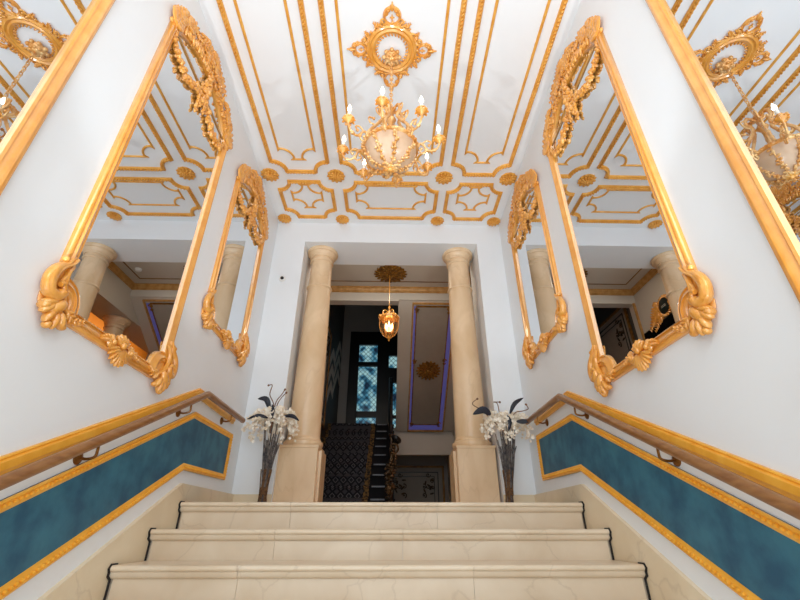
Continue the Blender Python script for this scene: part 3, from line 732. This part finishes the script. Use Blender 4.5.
mb = MB(); mb.box(LX0+.04, LX0+.044, 5.035, 5.755, 1.995, 2.415); mb.build('screen_face', M['black_screen'], bp_, False)
struct('trim_stair_casing', boxes((-1.125, -1.09, LY-.02, LY, 0, 2.965)), M['gold_dull'], 'gilt edge down the left side of the stair opening', 'casing')

# ------------------------------------------------------------------ stairwell
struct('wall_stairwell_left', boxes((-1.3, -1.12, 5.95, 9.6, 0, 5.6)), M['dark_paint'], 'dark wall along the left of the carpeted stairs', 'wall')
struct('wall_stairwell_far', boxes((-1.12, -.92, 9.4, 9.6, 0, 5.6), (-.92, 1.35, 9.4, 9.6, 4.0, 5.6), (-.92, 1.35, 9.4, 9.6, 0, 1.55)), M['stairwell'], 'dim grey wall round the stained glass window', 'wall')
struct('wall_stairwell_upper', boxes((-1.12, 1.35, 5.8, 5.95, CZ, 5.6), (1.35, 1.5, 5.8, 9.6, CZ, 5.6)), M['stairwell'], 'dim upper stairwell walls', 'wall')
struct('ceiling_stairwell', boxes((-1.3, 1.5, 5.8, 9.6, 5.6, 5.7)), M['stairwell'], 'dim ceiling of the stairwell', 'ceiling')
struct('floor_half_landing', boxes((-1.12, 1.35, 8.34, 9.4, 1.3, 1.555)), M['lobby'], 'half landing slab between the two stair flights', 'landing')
struct('trim_landing_beam', boxes((.15, 1.35, 8.22, 8.34, 1.04, 1.385)), M['lobby'], 'pale beam under the edge of the half landing', 'beam')
# sloping soffit of the upper flight with its lit panel
s0 = .613
a_ = math.atan(s0); 
def sof(p):   # local (x, along slope down, out of the face)
    y = 5.82+p[1]*cos(a_)-p[2]*sin(a_); z = 2.985-p[1]*sin(a_)-p[2]*cos(a_)
    return (p[0], y, z)
Ls = (8.28-5.82)/cos(a_)
mb = MB(sof); mb.box(.152, LX1-.001, 0, Ls, -.2, 0)
struct('ceiling_flight_soffit', mb, M['lobby'], 'sloping underside of the upper stair flight', 'soffit')
sp = thing('soffit_panel', sof((.7, 1.3, 0)), 'long panel edged with violet light on the sloping stair underside', 'panel')
def ringbox(mb, x0, x1, y0, y1, w, h0, h1):
    mb.sweep([(x0, y0), (x1, y0), (x1, y1), (x0, y1)], [(0, h0), (0, h1), (-w, h1), (-w, h0)])
mb = MB(sof); ringbox(mb, .37, 1.06, .03, 2.87, .022, 0, .03); mb.build('frame', M['gold_dull'], sp, False)
mb = MB(sof); mb.box(.40, 1.03, .1, 2.84, 0, .006); tag(mb.build('light_strip', M['violet'], sp, False), 'violet light strip around the panel')
mb = MB(sof); mb.box(.435, .955, .09, 2.68, .006, .03); mb.build('panel_board', M['soffit_board'], sp, False)
mb = MB(sof); ringbox(mb, .43, .96, .085, 2.685, .016, .006, .036)
for yy in (.13, 1.15, 2.64):
    for xx, d in ((.44, 1), (.95, -1)):
        scroll(mb, xx, yy, .035, 0, 1.2, .01, .036, .01, d); scroll(mb, xx, yy+.06, .025, 0, 1.2, .008, .036, .01, -d)
mb.build('moulding', M['gold_old'], sp)
o = None
mb = MB(lambda p: sof((.69+p[0], 1.37+p[1], .03+p[2])))
r = .21; mb.lathe([(r*.85, 0), (r*.85, .01), (r*.5, .02), (0, .024)], (0, 0, 0), 24)
for ring_, (rr_, ll, ww, n) in enumerate(((.86, .17, .1, 18), (.6, .17, .1, 14), (.34, .15, .09, 10))):
    for i in range(n):
        a = 2*PI*(i+.5*(ring_ % 2))/n; lobe(mb, cos(a)*rr_*r, sin(a)*rr_*r, .016+.006*ring_, a, ll*r, ww*r, .014)
mb.ball((0, 0, .04), (.04, .04, .02)); mb.build('rosette', M['gold_old'], sp)
# recess wall below the landing with a moulded panel
def wall_panel(fm, w, h, label, field='dark_paint', cat='panel'):
    parentname = 'wall_panel'
    root = thing(parentname, fm((0, 0, 0)), label, cat)
    mb = MB(fm); mb.box(-w, w, 0, h, 0, .012); mb.build('field', M[field], root, False)
    mb = MB(fm); ringbox(mb, -w, w, 0, h, .04, 0, .03); mb.build('frame', M['gold_old'], root, False)
    mb = MB(fm); ringbox(mb, -w+.12, w-.12, .1, h-.12, .02, .012, .022); ringbox(mb, -w+.2, w-.2, .18, h-.2, .014, .012, .02); mb.build('line_moulding', M['black'], root, False)
    mb = MB(fm)
    for d in (-1, 1):
        cx, cy = d*(w-.33), h-.33
        for k in range(6):
            scroll(mb, cx+d*(.1*sin(k*2.1)), cy+.1-.06*k+.05*cos(k*1.7), .05, k, 1.1, .01, .016, .008, 1 if k % 2 else -1)
            lobe(mb, cx+.08*cos(k*2.4), cy+.05-.05*k, .02, k*1.3, .05, .018, .012)
    mb.build('arabesque', M['brass_dark'], root)
    return root
wall_panel(lambda p: (.55+p[0], 9.38-p[2], .02+p[1]), .62, .97, 'grey moulded panel with gilt corner scrolls in the recess below the half landing', 'soffit_board')
wall_panel(lambda p: (-1.119+p[2], 6.75-p[0], 1.35+p[1]), .72, 1.75, 'grey moulded panel with dark scrolls on the left stairwell wall', 'soffit_board')
# zigzag dado painted on the left stair wall
mb = MB(lambda p: (-1.12+p[2], p[0], p[1]))
for y in (7.5, 8.42):
    for dz in (0, .33, .66):
        z = 2.05+.6*(y-7.5)+dz
        mb.prism([(y, z-.35), (y+.5, z+.15), (y+.9, z+.07), (y+.9, z+.24), (y+.5, z+.34), (y, z-.14)], 0, .006)
struct('trim_zigzag', mb, M['lobby'], 'grey zigzag bands on the dark left stair wall', 'wall decoration')
# carpeted stairs
cs = thing('carpeted_staircase', (-.5, 5.95, 0), 'dark staircase with a patterned carpet runner and gold border beyond the columns', 'staircase')
NS = 9; rs_, tr_ = 1.555/NS, .266
mb = MB(); cb = MB(); bb = MB(); b2 = MB()
for i in range(NS):
    y = 5.95+tr_*i; z = rs_*(i+1)
    mb.box(-1.115, .1, y, 8.34, z-rs_, z-.02 if i < NS-1 else z-.02); mb.box(-1.115, .115, y-.025, y+tr_, z-.02, z)
    nb = MB(); nb.box(-.2, -.02, y-.032, y-.024, z-.018, z+.002); nb.build('nosing_glint', M['nosing'], cs, False)  # pale strip imitating the bright spot at the tread end
    for lo, hi, tgt in ((-1.06, -.31, cb), (-.31, -.235, bb), (-1.115, -1.06, b2)):
        tgt.box(lo, hi, y-.037, y+tr_, z-.002, z+.012); tgt.box(lo, hi, y-.037, y-.022, z-.03, z+.005); tgt.box(lo, hi, y-.012, y+.002, z-rs_+.012, z-.02)
mb.build('steps', M['stone_step'], cs, False); cb.build('carpet_runner', M['carpet'], cs, False); bb.build('carpet_border', M['carpet_border'], cs, False); b2.build('carpet_border', M['carpet_border'], cs, False)
rl = thing('stair_railing', (.05, 5.95, 0), 'black wrought iron stair railing with gilt leaves and a scrolled handrail end', 'railing')
sl = rs_/tr_
mb = MB(); hz = lambda y: rs_+.82+(y-5.95)*sl
P = [(.045, 8.3, hz(8.3)), (.045, 6.15, hz(6.15)), (.045, 6.0, hz(6.0)-.03), (.06, 5.88, hz(5.95)-.06), (.12, 5.8, hz(5.95)-.09), (.16, 5.86, hz(5.95)-.12), (.12, 5.92, hz(5.95)-.12)]
mb.tube(spline(P, 5), .034, 10); mb.ball((.125, 5.87, hz(5.95)-.11), (.05, .05, .04), 10, 6); mb.build('handrail', M['black'], rl)
for i in range(NS):
    y = 5.95+tr_*(i+.4); z = rs_*(i+1)
    mb = MB(); mb.tube([(.05, y, z), (.05, y, z+.82+.12)], .009, 6); mb.tube([(.05, y+.13, z), (.05, y+.13, z+.9+.1)], .009, 6)
    mb.map = lambda p, y=y, z=z: (.05+p[2], y+p[0], z+p[1])
    scroll(mb, .065, .3, .07, 0, 1.3, .008, 0, 0, 1, 6); scroll(mb, .065, .5, .07, PI, 1.3, .008, 0, 0, -1, 6); scroll(mb, .0, .68, .05, PI, 1.3, .008, 0, 0, 1, 6)
    mb.map = IDENT; mb.build('baluster', M['black'], rl)
mb = MB(); mb.map = lambda p: (.06+p[0], 5.84-p[2], p[1])
garland(mb, [(-.04, .12), (.0, .3), (-.03, .5), (.03, .66), (-.02, .78)], .04, random.Random(4), .02)
leaf(mb, [(0, .2), (-.04, .4), (0, .6)], .07, .02, .02, 7); leaf(mb, [(0, .45), (.05, .55), (.03, .72)], .06, .02, .02, 6)
scroll(mb, .03, .78, .07, -PI/2, 1.3, .014, .02, .01); mb.map = IDENT
mb.tube([(.06, 5.84, 0), (.06, 5.84, .95)], .02, 10); mb.build('newel_ornament', M['brass_dark'], rl)
# stained glass window
def fbox(mb, x0, x1, z0, z1, d=.06): mb.box(x0, x1, 9.34, 9.34+d, z0, z1)
wn = thing('window_1', (.0, 9.4, 1.55), 'tall black window with blue green stained glass panes above the stairs', 'window')
wn['kind'] = 'structure'
mb = MB()
panes = [(-.70, -.27, 3.24, 3.67), (-.70, -.27, 2.1, 3.14), (-.72, -.27, 1.66, 1.97), (0.0, .42, 3.1, 3.4), (.1, .42, 2.02, 2.75), (.1, .42, 1.66, 1.95)]
# black frame = strips around the panes
xs_ = [(-.92, -.72), (-.27, 0.0), (.42, 1.35)]
for a0, a1 in xs_: mb.box(a0, a1, 9.3, 9.46, 1.55, 4.0)
for z0, z1 in ((3.67, 4.0), (3.14, 3.24), (1.97, 2.1), (1.55, 1.66)): mb.box(-.72, -.27, 9.31, 9.45, z0, z1)
for z0, z1 in ((3.4, 4.0), (2.75, 3.1), (1.95, 2.02), (1.55, 1.66)): mb.box(0, .42, 9.31, 9.45, z0, z1)
mb.box(-.72, -.70, 9.31, 9.45, 1.66, 3.67); mb.box(0, .1, 9.31, 9.45, 1.55, 2.8)
mb.build('window_frame', M['black'], wn, False)
for x0, x1, z0, z1 in panes:
    mb = MB(); mb.box(x0, x1, 9.38, 9.39, z0, z1); mb.build('pane', M['stained'], wn, False)

# ------------------------------------------------------------------ dried flower arrangements
def orchid(mb, c, d, s, rr):
    d = Vector(d).normalized(); u = d.orthogonal().normalized(); v = d.cross(u)
    a0 = rr.uniform(0, 6.28); c = Vector(c)
    for k in range(5):
        a = a0+2*PI*k/5; e = u*cos(a)+v*sin(a); g = d.cross(e)
        q = c+e*s*.42
        mb.ell(q, (e*s*.42+d*s*.12, g*s*.4, d*s*.18), 8, 6)
    mb.ball(c+d*s*.12, s*.16, 6, 4)
def arrangement(x, y, lean, sd, label, seed):
    rr = random.Random(seed)
    root = thing('dried_flower_arrangement', (x, y, 0), label, 'flowers', 'flower arrangements beside the columns')
    tx = x+lean; neck = .6
    mb = MB(); tb = MB()
    for i in range(34):
        a = rr.uniform(0, 6.28); r0 = rr.uniform(0, .045); r1 = rr.uniform(.02, .095)
        p0 = (x+r0*cos(a+.8), y+r0*sin(a+.8), 0); p1 = (x+lean*.25+.02*cos(a+.3), y+.02*sin(a+.3), .12)
        p2 = (x+lean*.7+r1*.6*cos(a), y+r1*.6*sin(a), .38); p3 = (tx+r1*cos(a), y+r1*sin(a), neck+rr.uniform(-.12, .12))
        mb.tube(spline([p0, p1, p2, p3], 4), rr.uniform(.003, .006), 5)
    mb.build('stem_bundle', M['stem'], root)
    for i in range(5):
        z = .1+.012*i; tb.tube([(x+lean*.22+.032*cos(t*PI/6), y+.032*sin(t*PI/6), z) for t in range(12)], .006, 5, closed=True)
    for i in range(9):
        a = rr.uniform(0, 6.28); r0 = rr.uniform(.02, .05)
        tb.tube(spline([(x+r0*cos(a), y+r0*sin(a), .0), (x+lean*.2+.03*cos(a), y+.03*sin(a), .11), (x+lean*.4+.045*cos(a+.3), y+.045*sin(a+.3), .3)], 4), .005, 5)
    tb.build('twine', M['twine'], root)
    # orchid sprays arching out
    for i in range(12):
        a = 2*PI*i/12+rr.uniform(-.2, .2); out = rr.uniform(.16, .25) if abs(cos(a)) > .5 else rr.uniform(.09, .17); zt = rr.uniform(.70, .80)
        ex = tx+out*cos(a)*1.0; ey = y+out*.75*sin(a)
        ex = max(-1.3, min(1.32, ex)); ey = min(ey, y+.1)
        P = spline([(tx, y, .52), (tx+.4*(ex-tx), y+.4*(ey-y), zt-.02), (tx+.8*(ex-tx), y+.8*(ey-y), zt), (ex, ey, zt-.11-rr.uniform(0, .08))], 6)
        mb = MB(); mb.tube(P, .0028, 5)
        for k in range(5, len(P)):
            for q in range(3):
                p = Vector(P[k])+Vector((rr.uniform(-.032, .032), rr.uniform(-.04, .02), rr.uniform(-.036, .036)))
                orchid(mb, p, (rr.uniform(-.6, .6), -1, rr.uniform(-.5, .5)), rr.uniform(.02, .029)*(1-.3*k/len(P)), rr)
        mb.build('orchid_spray', M['petal'], root)
    def dleaf(pts, w):
        P = spline(pts, 6); mb = MB(); L = len(P)
        vs = []; fs = []
        for i, p in enumerate(P):
            ww = w*sin(PI*(.08+.9*i/(L-1)))
            n = Vector((0, -.6, .8)); t_ = (P[min(i+1, L-1)]-P[max(i-1, 0)]).normalized(); s_ = t_.cross(Vector((0, -1, 0))); s_ = s_.normalized() if s_.length > 1e-3 else Vector((1, 0, 0))
            vs += [tuple(p+s_*ww), tuple(p-Vector((0, .006, 0))), tuple(p-s_*ww), tuple(p+Vector((0, .004, 0)))]
        for i in range(L-1):
            for j in range(4): fs.append((4*i+j, 4*i+(j+1) % 4, 4*i+4+(j+1) % 4, 4*i+4+j))
        fs += [(0, 1, 2, 3), tuple(4*(L-1)+j for j in range(4))]
        mb.add(vs, fs); tag(mb.build('dark_leaf', M['navy'], root), 'dark navy leaf among the white blooms')
    if sd < 0:
        dleaf([(tx-.02, y-.12, .72), (tx-.1, y-.15, .735), (tx-.19, y-.16, .70)], .017)
        dleaf([(tx+.12, y-.12, .735), (tx+.2, y-.14, .735), (tx+.27, y-.15, .69)], .018)
        dleaf([(tx-.03, y-.06, .8), (tx-.07, y-.08, .9), (tx-.15, y-.08, .905)], .026)
        dleaf([(tx+.005, y-.09, .72), (tx+.01, y-.1, .79), (tx-.005, y-.1, .85)], .018)
        tw = [[(tx, y-.05, .6), (tx-.0, y-.05, .84), (tx-.05, y-.06, .95), (tx-.04, y-.06, 1.04), (tx-.075, y-.06, 1.04)], [(tx, y-.05, .6), (tx+.01, y-.05, .86), (tx+.06, y-.06, .95), (tx+.085, y-.06, 1.0)], [(tx, y-.04, .6), (tx+.03, y-.05, .86), (tx+.1, y-.06, .97)]]
    else:
        dleaf([(tx-.15, y-.12, .76), (tx-.22, y-.14, .80), (tx-.32, y-.15, .755)], .034)
        dleaf([(tx+.04, y-.08, .78), (tx+.09, y-.1, .87), (tx+.18, y-.1, .925)], .02)
        dleaf([(tx+.08, y-.12, .70), (tx+.14, y-.13, .70), (tx+.2, y-.14, .70)], .022)
        dleaf([(tx-.0, y-.11, .62), (tx+.02, y-.12, .7), (tx+.0, y-.12, .76)], .018)
        tw = [[(tx, y-.05, .6), (tx+.08, y-.06, .78), (tx+.17, y-.07, .81), (tx+.22, y-.07, .83), (tx+.205, y-.07, .87)], [(tx, y-.05, .6), (tx-.2, y-.06, .8), (tx-.3, y-.07, .87), (tx-.25, y-.07, .92)], [(tx-.05, y-.05, .7), (tx-.06, y-.06, .87), (tx-.1, y-.07, .89), (tx-.04, y-.07, .89)]]
    for P in tw:
        mb = MB(); mb.tube(spline(P, 6), .0045, 5); mb.ball(P[-1], .011, 6, 5); mb.build('twig', M['twig'], root)
arrangement(-1.045, 4.0, .0, -1, 'dried bunch of white orchids and navy leaves standing by the left column pedestal', 5)
arrangement(1.075, 4.0, .035, 1, 'dried bunch of white orchids and navy leaves standing by the right column pedestal', 9)

# ------------------------------------------------------------------ light
def area(name, loc, rot, sx, sy, e, col=(1, 1, 1), spread=180):
    l = bpy.data.lights.new(name, 'AREA'); l.shape = 'RECTANGLE'; l.size = sx; l.size_y = sy; l.energy = e; l.color = col; l.spread = R(spread)
    o = bpy.data.objects.new(name, l); COL.objects.link(o); o.location = loc; o.rotation_euler = [R(a) for a in rot]; return o
def point(name, loc, e, col, r=.05):
    l = bpy.data.lights.new(name, 'POINT'); l.energy = e; l.color = col; l.shadow_soft_size = r
    o = bpy.data.objects.new(name, l); COL.objects.link(o); o.location = loc; return o
area('daylight_doorway', (0, -.85, -.4), (90, 0, 0), 2.3, 2.0, 26, (.85, .94, 1))  # daylight assumed to enter by the unseen doorway behind the viewer
area('daylight_upper_fill', (0, -.7, 1.9), (112, 0, 0), 2.4, 2.0, 48, (.87, .95, 1))  # added high fill, tilted up to brighten ceiling and upper walls
area('assumed_floor_uplight', (0, -.3, LOWZ+.02), (180, 0, 0), .5, .4, 18, (.85, .94, 1))  # added upward lamp at floor level, for an assumed bright source behind the viewer
for sx in (-1, 1):  # added unseen spots standing in for daylight bounced off the side mirrors
    l = bpy.data.lights.new('mirror_bounce_spot', 'SPOT'); l.energy = 82; l.spot_size = R(75); l.spot_blend = .25; l.shadow_soft_size = .04; l.color = (.88, .95, 1)
    o = bpy.data.objects.new('mirror_bounce_spot', l); COL.objects.link(o); o.location = (sx*1.3, .85, .2)
    o.rotation_euler = (Vector((-sx*.55, 2.5, CZ))-o.location).to_track_quat('-Z', 'Y').to_euler()
area('side_room_light', (1.86, 6.9, 3.15), (0, -30, 0), .16, 3.2, 26, (1, .74, .42))  # unseen lamp assumed from the warm glow of the side room
area('lobby_fill', (0, 4.86, 3.15), (0, 0, 0), 1.2, .2, 11, (1, .85, .66))  # unseen fill added behind the header to lift the dim lobby
point('lantern_light', (.01, RY, 2.3), .5, (1, .75, .45), .06)
w = bpy.data.worlds.new('daylight'); scene.world = w; w.use_nodes = True
w.node_tree.nodes['Background'].inputs['Color'].default_value = (.9, .95, 1, 1); w.node_tree.nodes['Background'].inputs['Strength'].default_value = .6

# ------------------------------------------------------------------ camera
cd = bpy.data.cameras.new('camera'); cam = bpy.data.objects.new('camera', cd); COL.objects.link(cam)
cd.sensor_width = 36; cd.lens = 421.7/800*36; cd.clip_start = .02
cam.location = (.035, 0, -.153); cam.rotation_euler = (R(90+28.4), 0, -R(1.37))
scene.camera = cam
scene.view_settings.view_transform = 'Standard'; scene.view_settings.look = 'None'
scene.view_settings.exposure = .1; scene.view_settings.gamma = 1; scene.view_settings.use_curve_mapping = False
scene.cycles.max_bounces = 14; scene.cycles.glossy_bounces = 6; scene.cycles.diffuse_bounces = 8
